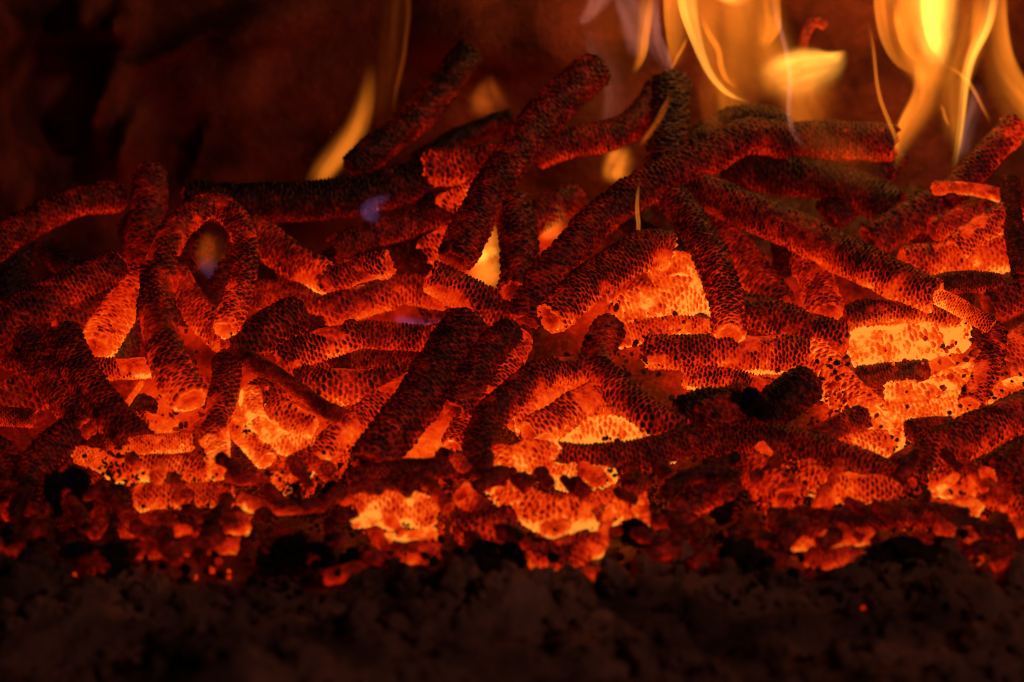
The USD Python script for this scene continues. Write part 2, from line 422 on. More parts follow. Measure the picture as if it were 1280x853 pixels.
TABLE = '''
# label | x,y,d ... | radius | heats | crust | ends | top
dark arching branch at the far left edge, its underside dull red | -20,318,0 13,294,0 53,270,0 106,250,0 150,247,-1 | 22 | .22 .26 .36 .3 | .3 | | .32
upright branch with a rounded dark top and an orange lower end, left of the hoop | 187,212,0 186,258,0 175,313,0 160,366,.5 133,412,1.5 120,436,2 | 25 | .1 .14 .3 .55 .75 .8 | .25 | b | .12
tall dark branch bent into a hoop, standing at the left | 238,500,5.2 213,455,5.4 198,405,5.2 196,366,4.6 204,318,4 232,274,3.2 268,256,2.6 297,278,2.8 307,325,3.6 297,371,4.4 282,412,5 | 27 25 24 22 18 18 18 18 | .75 .5 .42 .4 .42 .48 .42 .46 .44 .5 .75 | .45 | ab | .2
long dark horizontal branch under the small left flame | 235,250,-1.5 330,252,-1 400,250,-1 470,240,-1 535,220,-1 | 28 | .12 .14 .15 .16 .14 | .3 | | .2
red branch sloping down to the right from the hoop | 308,285,0 345,312,0 385,338,.6 415,352,1 | 25 | .36 .42 .5 .62 | .3 | b | .2
short scaly branch with a round glowing cut end facing right | 400,352,1 440,341,1.6 487,328,2.4 | 21 | .5 .55 .62 | .45 | b | .28
dull red branch behind the round cut end | 415,312,-.8 480,290,-.8 545,272,-.8 575,262,-1 | 20 | .2 .25 .36 .5 | .3 | | .3
smooth scaled red branch arching under the round cut end | 405,392,0 460,374,.3 513,362,.3 560,372,0 | 23 | .45 .48 .5 .48 | .15 | | .15
red scaly branch glowing inside the hoop of the bent branch | 222,345,.6 246,385,.8 285,428,1 | 22 | .48 .56 .6 | .2 | | .1
dull red branch lying to the left of the smooth arching one | 315,372,-.6 366,370,-.4 425,378,-.4 | 23 | .42 .42 .42 | .2 | | .15
stout red branch with a crusted cut end left of the bright gap | 536,347,2.2 566,360,1.8 606,381,1.2 650,400,.4 | 25 | .55 .5 .48 .46 | .3 | a | .18
thick dark branch leaning steeply up to the right in the upper middle | 748,82,1 690,136,1.5 650,186,2 618,232,2.4 595,275,2.5 568,326,2.3 | 27 | .1 .16 .2 .25 .3 .4 | .3 | a | .26
short red block of a branch behind the thick leaning one | 532,212,-.4 575,208,-.4 630,205,-.6 | 28 | .55 .5 .4 | .3 | a | .15
orange broken stub below the short red block | 548,262,-.8 585,248,-.6 600,240,-.6 | 22 | .62 .68 .66 | .3 | | .1
glowing lump wedged left of the thick leaning branch | 530,318,-.8 556,303,-.6 590,290,-.6 | 22 | .58 .62 .6 | .3 | | .1
dark branch leaning up to the right behind the small flame | 590,62,-1.5 555,106,-1.5 526,141,-1.5 494,168,-1.5 440,212,-1.5 | 22 | .12 .22 .26 .22 .16 | .4 | | .2
thin dark branch crossing behind the thick leaning one | 520,206,-1.8 570,176,-1.8 640,150,-1.8 | 16 | .1 .12 .14 | .3 | | .25
dark arched branch joining the upright stub from the left | 826,108,-.8 812,135,-.6 788,158,-.4 757,171,-.3 715,178,-.3 670,196,-.4 | 21 | .15 .24 .28 .32 .38 .4 | .3 | | .32
upright dark stub with a ragged top under the middle flames | 840,98,.2 838,145,.4 834,190,.6 828,245,.6 | 27 | .1 .14 .16 .2 | .35 | a | .16
dark scaly branch hanging down from the crossing to a glowing tip | 836,240,1.6 866,283,2.2 893,331,2.6 908,379,3 912,418,3.4 | 24 | .22 .28 .4 .52 .75 | .6 | b | .16
long dark curving branch sweeping across the middle of the pile | 990,180,.6 938,170,1.2 892,192,1.8 839,218,2.3 786,246,2.6 746,277,2.8 712,314,3 680,352,3 655,400,2.4 | 25 | .24 .34 .36 .3 .26 .3 .36 .4 .42 | .4 | | .3
dull red stub with a blunt right end below the blurred yellow flame | 985,178,-.6 1030,176,-.3 1078,177,0 1119,180,.2 | 27 | .3 .36 .38 .4 | .3 | b | .3
dark hump of a branch behind the sweeping one | 860,185,-1.6 905,156,-1.6 945,146,-1.6 985,162,-1.6 | 19 | .12 .16 .2 .16 | .3 | | .25
wide dark branch in the shade under the blunt stub | 905,205,-1 974,218,-1 1048,230,-1 1120,262,-1.2 | 28 | .14 .16 .18 .16 | .3 | | .2
long straight branch sloping down right to the brightest embers | 850,228,1.2 900,249,1.6 959,273,2 1019,302,2.4 1078,330,2.8 1128,354,3.2 1172,372,3.4 | 27 | .2 .28 .36 .44 .52 .62 .85 | .35 | b | .42
broken crusted end pointing to the right below the long straight branch | 1165,366,3.6 1200,385,3.6 1240,408,3.4 | 12 | .85 .8 .6 | .6 | | .2
red branch dropping behind the long straight one | 880,265,-.4 912,305,-.3 944,345,-.2 975,385,0 | 26 | .34 .42 .46 .46 | .2 | | .12
short upright red branch with fine ridges under the long straight one | 1010,320,.4 1019,350,.8 1034,392,1.2 | 27 | .46 .55 .62 | .15 | | .1
red branch with a broken upper end at the far right | 1270,156,.6 1241,189,.6 1205,225,.2 1180,250,0 | 21 | .62 .5 .34 .2 | .5 | a | .16
dull red branch rising to the right beside the hot bark slab | 1085,300,-.4 1120,285,-.4 1165,255,-.4 | 26 | .34 .36 .36 | .25 | | .2
narrow glowing bark slab with a dark top at the right | 1166,236,.8 1212,236,.8 1256,246,.8 | 10 | .68 .72 .7 | .5 | | .12
orange inner wood under the glowing bark slab | 1165,288,0 1200,274,0 1235,262,0 | 17 | .42 .46 .46 | .1 | | .1
scaly orange branch with a pointed left end at the right | 1193,312,1.6 1226,287,1.6 1272,262,1.4 | 19 | .66 .64 .58 | .5 | a | .12
bright orange ridged branch along the right edge | 1130,330,.4 1165,326,.4 1212,323,.4 1300,308,.4 | 26 | .6 .68 .7 .68 | .1 | | .1
dark branch upright against the right edge | 1262,225,1.8 1266,275,2 1276,345,2 | 13 | .15 .2 .3 | .4 | | .2
dark crusted branch under the bright ridged one at the right | 1160,360,1 1205,352,1.2 1250,356,1 | 15 | .3 .34 .4 | .5 | | .3
dull red round branch at the right edge below the ridged one | 1235,385,.3 1262,372,.3 1300,360,.3 | 26 | .42 .42 .42 | .3 | | .2
dark upright branch with a glowing cut lower end in the middle | 640,252,1.6 648,296,1.9 650,332,2.2 646,366,2.5 | 27 | .16 .2 .26 .5 | .3 | b | .18
dark scaly branch arching left of the hanging one, hot in its cracks | 840,312,2.2 815,309,2.4 786,323,2.7 746,347,3 714,374,3.2 686,398,3.4 | 26 | .6 .5 .46 .5 .56 .7 | .62 | b | .3
hot spotted branch glowing behind the hanging one | 775,392,.4 820,378,.6 860,370,.6 905,376,.4 | 27 | .7 .84 .9 .86 | .32 | | .08
smooth orange branch below the hot spotted one | 770,425,.4 830,412,.7 900,412,.4 | 18 | .7 .76 .74 | .05 | | .08
glowing orange stump under the arching crusted branch | 812,345,0 840,335,.2 880,340,0 | 22 | .72 .8 .76 | .2 | | .08
dark crook-shaped branch bending right in the middle of the embers | 766,408,3.6 749,436,3.8 757,472,4 786,503,4.2 814,523,4.2 856,541,4 | 24 | .34 .44 .52 .56 .54 .4 | .6 | a | .26
spotted branch with a blunt left tip right of the crook | 808,440,1.6 853,440,2 906,441,1.8 960,440,1.6 1010,446,1.4 | 25 | .6 .56 .56 .6 .64 | .48 | a | .2
branch with rows of dark spots sloping right behind the spotted one | 915,385,1 955,393,1.2 989,404,1.2 1060,425,1 | 25 | .42 .46 .5 .6 | .6 | | .25
thin orange scaly branch under the blunt spotted one | 855,468,1.2 915,478,1.4 970,490,1.2 | 18 | .66 .66 .6 | .4 | | .15
bright yellow-orange ridged branch right of the dark slit | 900,455,.3 950,452,.5 1000,450,.4 | 18 | .82 .9 .88 | .08 | | .05
dark topped branch lying over the brightest embers | 1058,396,2 1100,388,2.2 1145,388,2.2 1200,398,2 | 18 | .5 .62 .7 .76 | .5 | a | .34
brightest yellow log block under the dark topped branch | 1064,436,1 1110,430,1.2 1150,426,1.2 1172,424,1.1 | 27 | .97 1.03 1.05 1.0 | .12 | b | .03
yellow log end right of the brightest block | 1165,424,.9 1190,419,1 1208,419,.9 | 27 | 1.0 1.03 1.0 | .1 | b | .03
dark shaded log in the slit between the two brightest logs | 1070,472,.2 1110,468,.3 1160,462,.2 | 16 | .3 .34 .4 | .2 | | .1
bright orange hollow log below the dark slit | 1108,502,1.6 1150,498,1.8 1200,482,1.6 1225,470,1.2 | 26 | 1.0 .96 .98 .98 | .15 | a | .06
yellow-orange charred log across the base of the bright hollow | 1060,520,1.6 1110,522,1.8 1170,518,1.8 1230,512,1.4 | 22 | .92 .98 .96 .9 | .12 | | .05
scaly orange branch standing right of the brightest log | 1243,412,2.4 1239,440,2.6 1229,470,2.8 1212,506,3 | 19 | .55 .6 .66 .76 | .6 | | .14
glowing smooth log at the right edge beside the standing scaly branch | 1250,460,.4 1275,440,.4 1310,420,.4 | 34 | .62 .64 .64 | .05 | | .08
hot pale log end near the right edge above the thick low branch | 1240,500,1 1270,488,1 1310,480,1 | 22 | .92 .9 .86 | .12 | | .05
crumbling orange log left of the brightest embers | 1015,440,.8 1045,480,1.2 1085,520,1.6 1110,560,1.8 | 28 | .76 .84 .9 .9 | .32 | | .08
thick dark branch lying low across the right edge | 1310,506,3 1265,520,3.3 1212,545,3.6 1167,568,3.8 1120,596,4 | 29 | .5 .46 .46 .44 .42 | .5 | b | .2
dark knobbly lump left of the brightest embers | 965,512,4 990,494,4 1012,480,3.8 | 28 | .12 .16 .22 | .5 | b | .18
black shapeless log on the heap right of the crook | 850,520,4 890,505,4.2 935,512,4.2 975,530,4 | 24 | .14 .14 .16 .2 | .5 | | .2
dark log sloping from the black heap to the right | 870,560,3.6 915,548,4 960,548,4.2 1005,560,4.4 1050,574,4.6 1100,592,4.6 1135,612,4.6 | 23 | .26 .3 .32 .38 .42 .46 .5 | .55 | | .22
dull red short branch above the dark sloping log | 1005,556,3.4 1040,540,3.6 1080,520,3.4 | 18 | .3 .42 .5 | .35 | b | .2
smooth dark red stump in the middle of the black heap | 880,530,4.4 905,515,4.4 935,502,4.2 | 30 | .28 .3 .3 | .2 | | .22
rough hot chunk under the dull red short branch | 1040,570,3.6 1070,560,3.8 1110,556,3.6 | 20 | .8 .82 .8 | .35 | | .1
dark scaly branch lower left of the brightest hollow | 1135,540,3 1160,535,3 1190,535,3 | 17 | .4 .45 .5 | .5 | | .3
red scaly branch with a crusted side rising from the left edge | 20,392,1 66,371,1.4 106,353,1.6 150,332,1.4 | 25 | .28 .36 .46 .34 | .4 | | .16
dark end of bark at the far left edge | -30,420,1.4 20,400,1.8 66,372,1.8 | 24 | .15 .18 .22 | .3 | | .2
dull red branch behind the lower end of the upright one | 70,405,.2 110,390,.2 165,372,.2 | 28 | .46 .48 .46 | .1 | | .12
thick dark ribbed branch sloping down right at the lower left | 78,418,3.4 98,462,3.6 122,500,3.8 149,530,4 170,552,4 | 26 | .32 .36 .4 .36 .24 | .55 | b | .22
ribbed branch lying along the left side of the thick dark one | 32,420,2.6 56,464,2.8 82,504,3 110,536,3.2 | 22 | .3 .36 .42 .46 | .5 | | .2
orange dotted branch lying between the ribbed branch and the hoop | 100,462,1.4 140,462,1.6 195,458,1.4 | 17 | .66 .7 .72 | .45 | | .1
small bright orange sliver leaning left of the hoop foot | 157,508,2 167,493,2 178,478,2 | 4 | .8 .88 .8 | .05 | | .02
lumpy orange chunk under the bright sliver | 160,528,2 190,532,2.2 222,538,2 | 19 | .7 .78 .78 | .35 | | .1
dull red smooth branch at the left edge | -20,510,1 30,495,1.2 80,480,1 | 27 | .36 .4 .46 | .1 | | .12
dark log with a thin bright lower edge at the left edge | -20,523,2.6 10,522,2.6 42,524,2.6 | 13 | .36 .4 .4 | .3 | | .24
dark red scaly branch sloping down to the left at the lower left | 92,540,3.8 62,562,4 38,596,4.2 22,640,4.4 | 26 | .3 .34 .36 .32 | .5 | a | .2
dark red branch at the left edge beside the scaly sloping one | -15,560,3 10,580,3.2 20,640,3.4 | 24 | .28 .34 .34 | .3 | | .18
dark ribbed branch standing below the right leg of the hoop | 284,448,4.4 280,488,4.8 270,525,5 266,552,5 | 20 | .5 .5 .52 .66 | .66 | | .16
hollow glowing end piece at the foot of the ribbed standing branch | 272,538,4.6 271,562,4.8 272,592,5 | 17 | .84 .9 .86 | .3 | b | .03
orange broken branch right of the ribbed standing one | 288,526,4 308,546,4.2 335,575,4.4 | 17 | .74 .8 .82 | .25 | | .1
dark knobbly branch right of the hoop, thickly crusted | 296,440,3.6 320,424,3.8 345,408,3.6 375,392,3.2 | 28 | .36 .4 .44 .36 | .62 | | .2
scaly branch with glowing gaps right of the crusted knob | 350,452,2.6 385,436,2.8 420,424,3 447,418,3 | 22 | .48 .54 .62 .6 | .55 | b | .26
dull red branch continuing right behind the gap-glowing one | 430,418,1.6 480,422,1.6 556,424,1.4 | 20 | .4 .46 .46 | .2 | | .18
broad branch with a dark top and orange belly in the left middle | 370,478,1.6 410,482,1.8 460,482,1.8 520,478,1.6 | 26 | .58 .62 .62 .58 | .3 | | .34
small red branch in the shade above the dark topped one | 440,452,.8 480,452,.8 540,458,.8 | 18 | .36 .36 .4 | .3 | | .2
thin dark crusted branch sloping down right from the hoop foot | 290,438,5 322,456,5.2 353,474,5.4 393,502,5.6 432,524,5.6 | 12 | .45 .42 .42 .4 .36 | .7 | | .25
curved hot ring of bark below the thin crusted branch | 312,490,4.4 318,520,4.6 338,543,4.8 364,556,4.8 392,560,4.6 | 17 | .8 .86 .92 .92 .86 | .3 | | .05
flat orange flake with a dark rim inside the hot ring | 340,510,4.6 362,520,4.8 392,534,4.8 | 20 | .72 .78 .76 | .42 | ab | .08
orange ribbed branch sloping down left, left of the big dark one | 540,466,3.2 513,482,3.4 470,511,3.8 433,540,4.2 395,570,4.4 350,604,4.6 | 21 | .6 .64 .64 .7 .74 .78 | .42 | | .2
largest dark branch sloping down left in the lower middle | 584,404,4 553,452,4.6 521,503,5 488,545,5.2 462,582,5.2 | 32 | .2 .26 .3 .36 .4 | .5 | b | .2
dark branch top forming a fork with the largest dark branch | 640,416,3.4 614,440,3.8 588,478,4 566,514,4 | 25 | .22 .28 .36 .5 | .45 | | .24
orange branch running down beside the fork | 652,420,3 634,456,3 612,490,3 582,534,3 566,560,3 | 20 | .6 .6 .66 .74 .8 | .4 | | .15
curved branch with a dark back arching left of the crook | 735,462,3.8 700,463,4 668,474,4.2 640,494,4.4 618,516,4.6 602,545,4.8 594,580,4.8 | 22 | .64 .62 .6 .54 .46 .42 .38 | .5 | | .34
smooth orange branch in the shelter of the dark curved one | 640,530,2 680,500,2.2 730,472,2 | 24 | .72 .76 .74 | .15 | | .08
crusted branch pointing to the crook from the lower left | 748,494,3.6 722,508,4 693,528,4.4 662,544,4.6 | 23 | .64 .64 .66 .7 | .6 | | .2
hot yellow-orange hollow bed below the crook | 690,560,2.8 740,546,3 800,548,3 850,556,2.8 | 26 | .92 .98 .98 .86 | .2 | | .04
dark spotted branch lying across below the crook | 690,572,4.4 733,574,4.8 786,570,5 826,562,5 872,548,4.8 | 21 | .5 .44 .38 .3 .26 | .58 | | .16
big orange U-shaped branch in the lower middle | 622,572,4.4 630,606,4.8 664,634,5 708,642,5.2 760,634,5.2 800,622,5 | 26 | .78 .86 .9 .92 .84 .68 | .32 | | .06
glowing log inside the orange U-shaped branch | 668,588,4 712,596,4.4 770,600,4.4 | 20 | .86 .9 .86 | .3 | | .06
orange log end at the left tip of the U-shaped branch | 640,580,5.2 668,568,5.2 690,556,5 | 22 | .8 .82 .8 | .35 | a | .08
dark horizontal branch with a toothed top at the lower middle | 436,600,5.4 480,590,5.6 540,586,5.8 600,582,5.8 | 14 | .3 .26 .24 .2 | .55 | | .2
dull red smooth stick under the toothed dark branch | 425,622,5.4 470,610,5.6 535,602,5.6 | 13 | .5 .48 .44 | .1 | | .12
crusted orange lump under the dull red stick | 445,640,5 490,636,5.4 545,642,5.2 | 22 | .8 .8 .74 | .5 | | .1
bright yellow sliver at the left of the crusted orange lump | 440,656,5.6 455,648,5.8 475,643,5.8 | 9 | .98 1.02 .98 | .1 | | .02
brightest row of beads at the bottom of the crusted lump | 482,678,5.4 510,670,5.6 545,668,5.4 | 10 | 1.02 1.1 1.0 | .1 | | .02
red round branch end below the row of beads | 490,694,5.8 515,692,6 545,690,5.6 | 18 | .52 .56 .5 | .3 | | .1
small branch with a round hollow end facing the viewer in the lower middle | 577,618,6.4 592,628,5.6 616,648,4.8 | 17 | .62 .5 .42 | .25 | a | .12
dark red lump left of the U-shaped branch | 570,660,4.6 600,660,4.8 640,654,4.6 | 24 | .46 .44 .4 | .3 | | .16
broken hollow branch with hot rims below the U-shaped branch | 664,694,5.8 700,694,6 745,680,5.8 | 23 | .66 .56 .68 | .35 | ab | .16
small hot stick standing right of the hollow branch | 752,682,6 756,660,6 764,636,6 | 10 | .8 .86 .8 | .35 | | .05
hot curled flake right of the U-shaped branch | 785,612,6 800,626,6 806,655,6 | 8 | .76 .86 .66 | .35 | | .06
red glowing foot under the hollow broken branch | 690,726,6.2 725,726,6.4 770,722,6.2 | 15 | .52 .6 .54 | .45 | | .1
dark red ribbed branch lying low at the lower left | 152,658,5.4 200,658,5.6 250,656,5.6 312,654,5.4 | 16 | .5 .54 .56 .58 | .52 | | .16
second ribbed branch just below the lower left one | 165,688,5.8 220,686,6 298,680,6 | 12 | .4 .5 .56 | .5 | | .14
dark log with a bright left tip at the lower left | 301,625,6.2 325,633,6.4 360,636,6.4 405,630,6.4 | 11 | .92 .6 .42 .36 | .3 | | .26
orange flat branch lying under the lumpy chunk | 135,556,3.6 190,556,4 240,552,4 | 14 | .66 .74 .72 | .4 | | .12
orange crumbling branch at the lower left above the ribbed pair | 140,590,4 200,586,4.4 262,592,4.4 | 20 | .66 .68 .7 | .42 | | .1
mottled orange branch just above the low ribbed one | 170,622,4.8 220,620,5 290,620,5 | 17 | .58 .66 .66 | .45 | | .1
hot lump left of the black charcoal at the lower left | 95,570,3.2 120,574,3.4 145,590,3.4 | 15 | .76 .8 .76 | .3 | | .06
dull red slab leaning right of the black charcoal lump | 118,668,5.2 125,648,5.2 130,625,5 | 13 | .4 .44 .4 | .1 | | .1
small red chunk at the bottom left corner of the embers | 5,700,5.4 20,690,5.6 38,684,5.4 | 12 | .52 .55 .5 | .3 | | .06
dark low branch along the bottom right of the embers | 960,650,5.4 1010,650,5.6 1075,648,5.8 1140,642,5.8 1210,650,5.6 | 18 | .34 .34 .32 .3 .26 | .6 | | .18
hot orange log showing under the dark low branch | 985,678,5.2 1030,676,5.4 1090,668,5.4 | 14 | .86 .86 .76 | .35 | | .05
dull red lump under the hot orange log | 1010,696,5.6 1040,700,5.8 1070,694,5.6 | 14 | .5 .54 .48 | .3 | | .1
orange branch with dark stripes left of the thick low one | 1000,590,4.6 1035,606,5 1080,612,5.2 1125,616,5.2 | 22 | .7 .76 .78 .7 | .5 | | .1
large smooth red lump in the lower right centre | 935,590,4.4 960,606,4.6 985,628,4.8 | 32 | .5 .54 .6 | .12 | | .14
smooth red log inside a dark rim right of the lower middle | 845,645,5.2 868,626,5.4 905,612,5.2 | 20 | .4 .42 .36 | .15 | a | .12
dark bark rim arching over the smooth red log | 832,620,6 850,602,6.2 885,592,6.2 925,600,6 | 11 | .14 .14 .14 .14 | .4 | | .15
bright flake on top of the large smooth red lump | 950,556,5.2 968,580,5.2 990,604,5 | 9 | .66 .74 .7 | .3 | | .05
orange debris branch at the lower right edge | 1170,600,4.8 1200,608,5 1240,600,5 | 24 | .72 .76 .7 | .42 | | .1
curled hot flake below the orange debris branch | 1185,638,5.6 1205,630,5.8 1225,640,5.6 | 13 | .76 .86 .84 | .3 | | .06
small bright stick leaning left of the debris branch | 1168,618,6 1182,606,6 1196,594,6 | 6 | .74 .82 .74 | .1 | | .02
short hot log end below the curled flake | 1208,664,6 1216,680,6 1220,700,6 | 10 | .7 .76 .62 | .25 | | .06
dark crusted lump at the right edge of the embers | 1250,590,5.6 1272,576,5.6 1300,560,5.4 | 26 | .26 .26 .26 | .55 | | .16
dark red scaly branch at the right edge below the crusted lump | 1230,610,5 1262,632,5.2 1300,650,5 | 20 | .5 .54 .5 | .5 | | .14
orange crumbs of a branch near the right bottom edge | 1250,668,5.8 1275,660,5.8 1300,652,5.6 | 14 | .66 .7 .66 | .45 | | .1
small red glow in the ash at the right | 1240,708,6 1258,702,6.2 1275,704,6 | 9 | .5 .54 .5 | .3 | | .06
dull red lump in the ash right of the broken hollow branch | 800,702,6 825,690,6.2 850,690,6 | 11 | .36 .42 .36 | .2 | | .1
dim red lump in the ash left of the broken hollow branch | 405,722,5.8 430,716,6 455,708,5.8 | 12 | .36 .4 .32 | .2 | | .1
'''


def parse():
    for line in TABLE.strip().splitlines():
        if line.startswith('#') or not line.strip():
            continue
        a = [q.strip() for q in line.split('|')]
        pts = [tuple(map(float, q.split(','))) for q in a[1].split()]
        yield a[0], pts, [float(q) for q in a[2].split()], [float(q) for q in a[3].split()], float(a[4]), a[5], float(a[6])


wall()
ash_bed()
ember_mound()
for lab, pts, r, ht, cr, en, tp in parse():
    branch(lab, pts, r, [(q if q < .7 else .7 + (q - .7) * .40) + .03 * min(1, max(0, (q - .5) / .2)) - .05 * max(0, 1 - q / .5) for q in ht], cr, en, max(tp, .2 if .4 < ht[len(ht) // 2] < .8 else 0))

# branches deeper in the pile, seen through the gaps
for k in range(70):
    x, y = rng.uniform(-20, 1300), rng.uniform(225, 650)
    y = max(y, 330) if x < 520 else y
    a = rng.uniform(-.9, .9) if rng.random() < .7 else rng.uniform(1, 2)
    L = rng.uniform(60, 130)
    dx, dy = math.cos(a) * L / 2, math.sin(a) * L / 2
    bend = rng.uniform(-14, 14)
    g = float(glow(np.array([x]), np.array([y]))[0])
    branch('glowing branch deep in the gaps between the other branches', [(x - dx, y - dy, -2), (x, y + bend, -1.6), (x + dx, y + dy, -2)], rng.uniform(17, 26),
           [g * .95 + rng.uniform(-.08, .04)] * 2, rng.uniform(.1, .4), '', .2, group='branches deep inside the pile')


# ------------------------------------------------------------------ charcoal lumps, crumbs
def lump(p, r, seed, squash=(1, 1, 1), amp=.5, sub=4, freq=2.2):
    s = trimesh.creation.icosphere(sub, 1.0)
    v = np.array(s.vertices)
    d = meshkit.fbm(v * freq + seed * 5.1, 4, seed=seed) - .5
    ridge = np.abs(meshkit.fbm(v * freq * 2.4 + seed, 3, seed=seed + 3) - .5)
    v = v * (1 + amp * 1.6 * d - amp * ridge)[:, None] * np.asarray(squash) * r
    return v + p, np.array(s.faces), d


LUMPS = [
    ('black charcoal lump left of the dull red slab', 90, 622, 5.8, 40, (1, .8, 1.0)), ('black pointed charcoal lump left of the broken hollow branch', 645, 690, 5.2, 34, (1, .8, 1.1)),
    ('rounded black charcoal lump under the dark low branch', 920, 690, 6.4, 48, (1.2, .8, .7)), ('black charcoal hump right of the smooth red log', 900, 625, 4.6, 34, (1, .8, 1.1)),
    ('dark charcoal lump below the low ribbed pair', 360, 690, 6.2, 50, (1.4, .8, .6)), ('dark charcoal lump at the bottom left', 130, 700, 6.4, 42, (1.4, .8, .6)),
    ('black charcoal lump under the right end of the dark low branch', 1130, 690, 6.4, 44, (1.5, .8, .6)), ('dark charcoal lump between hollow branch and dull red lump', 800, 670, 6.0, 30, (1.1, .8, .8)),
    ('small black charcoal lump left of the crusted orange lump', 415, 612, 5.8, 18, (1.1, .8, 1)), ('dark charcoal lump left of the row of beads', 450, 700, 6.0, 30, (1.2, .8, .8)),
    ('black crusted charcoal lump on top of the heap right of the crook', 940, 505, 5.4, 26, (1.3, .8, .9)), ('dark charcoal lump right of the row of beads', 600, 700, 6.2, 34, (1.3, .8, .7))]
for k, (lab, x, y, d, r, sq) in enumerate(LUMPS):
    p = at(x, y, slope(y) - d / 100)
    R0, V0, F0, n0 = .78 * r * pix(p), [], [], 0
    for b in range(7):
        off = (rng.random(3) - .5) * np.array([1.5, .9, 1.3]) * np.asarray(sq) * R0 if b else np.zeros(3)
        v, f, dd = lump(p + off, R0 * (rng.uniform(.3, .6) if b else .72), 50 + k * 9 + b, np.asarray(sq) ** .5 * rng.uniform(.7, 1.2, 3), .65, 4, 2.4)
        V0.append(v)
        F0.append(f + n0)
        n0 += len(v)
    v, f = np.vstack(V0), np.vstack(F0)
    o = np.array([p[0], p[1], v[:, 2].min()])
    pr = put(numbered('/World', 'charcoal_lump'), v - o, f, CHAR)
    UsdGeom.Xformable(pr).AddTranslateOp().Set(Gf.Vec3d(*map(float, o)))
    tag(pr, lab, 'charcoal')


def crumbs(name, label, n, spots, rr, heat_off, depth, mat, cr, clumps=0):
    V, F, Hh, k0 = [], [], [], 0
    shapes = [lump(np.zeros(3), 1.0, 200 + k, (1, 1, 1), .7, 1, 1.6)[:2] for k in range(8)]
    if clumps:
        spots = [(rng.normal(a, c), rng.normal(b, d), 9, 6) for a, b, c, d in (spots[rng.integers(len(spots))] for _ in range(clumps))]
    for k in range(n):
        cx, cy, sx, sy = spots[rng.integers(len(spots))]
        x, y = rng.normal(cx, sx), rng.normal(cy, sy)
        p = at(x, y, slope(y) - rng.uniform(*depth) / 100)
        v, f = shapes[rng.integers(8)]
        r = rng.uniform(*rr) ** 1.0 * pix(p)
        R = trimesh.transformations.random_rotation_matrix(rng.random(3))[:3, :3]
        V.append((v * rng.uniform(.5, 1.3, 3)) @ R.T * r + p)
        F.append(f + k0)
        k0 += len(v)
        g = float(glow(np.array([x]), np.array([y]))[0])
        Hh.append(np.full(len(v), g + heat_off + rng.uniform(-.3, .2)))
    V, F, Hh = np.vstack(V), np.vstack(F), np.concatenate(Hh)
    pr = put('/World/' + name, V, F, mat, False, None, {'heat': Hh, 'crust': np.full(len(V), cr)})
    tag(pr, label, 'embers', kind='stuff')


DEBRIS = [(1040, 500, 22, 25), (1090, 555, 30, 14), (230, 590, 60, 25), (340, 540, 50, 35), (480, 645, 45, 22), (1200, 620, 50, 35), (700, 690, 40, 20), (760, 590, 60, 25),
          (640, 575, 30, 25), (980, 600, 50, 30), (150, 560, 40, 25), (300, 640, 60, 20), (1060, 670, 70, 14), (250, 500, 40, 40), (800, 440, 50, 25), (1220, 470, 40, 30), (560, 650, 40, 20)]
crumbs('ember_crumbs', 'small glowing and blackened crumbs lying between the branches', 2600, DEBRIS, (1.4, 4.6), -.10, (1, 4), EMBER, .42)
crumbs('crust_crumbs', 'blackened bits of crust clinging to the lower embers', 3400, [(x, 610 + (x * 7 % 70), 50, 26) for x in range(60, 1280, 60)], (1.1, 3.6), -.7, (3.8, 5.6), EMBER, .5, 150)
crumbs('charcoal_crumbs', 'loose dark charcoal crumbs scattered at the foot of the embers', 350,
       [(x, 700 + (x % 37) - 10, 60, 22) for x in range(40, 1280, 90)], (2, 9), -1.0, (3, 7), CHAR, .4)


# short broken bits of branch jumbled along the foot of the pile
for k in range(110):
    x, y = -10 + 1300 * ((k * .618034) % 1), rng.uniform(575, 700)
    a = rng.uniform(-1.2, 1.2)
    L = rng.uniform(18, 44)
    dx, dy, bend = math.cos(a) * L / 2, math.sin(a) * L / 2, rng.uniform(-7, 7)
    g = float(glow(np.array([x]), np.array([y]))[0])
    if g > .7 and rng.random() < .55:
        continue
    hh = np.clip(g * rng.uniform(.5, 1.15), .2, .85)
    d = rng.uniform(5.2, 6.8)
    branch('short broken charred fragment in the jumble at the foot of the pile', [(x - dx, y - dy, d), (x, y + bend, d + .2), (x + dx, y + dy, d)], rng.uniform(8, 14) * rng.uniform(.6, 1.15, 4),
           [hh, hh + rng.uniform(-.1, .1), hh + rng.uniform(-.15, .15)], rng.uniform(.3, .7), '', .15, name='branch_fragment', category='fragment', group='fragments at the foot of the pile')


crumbs('ash_embers', 'tiny red embers scattered in the dark ash', 70, [(x, 715 + (x % 53) - 20, 40, 12) for x in range(20, 1280, 90)], (2, 6), .40, (3.5, 5.5), EMBER, .2)


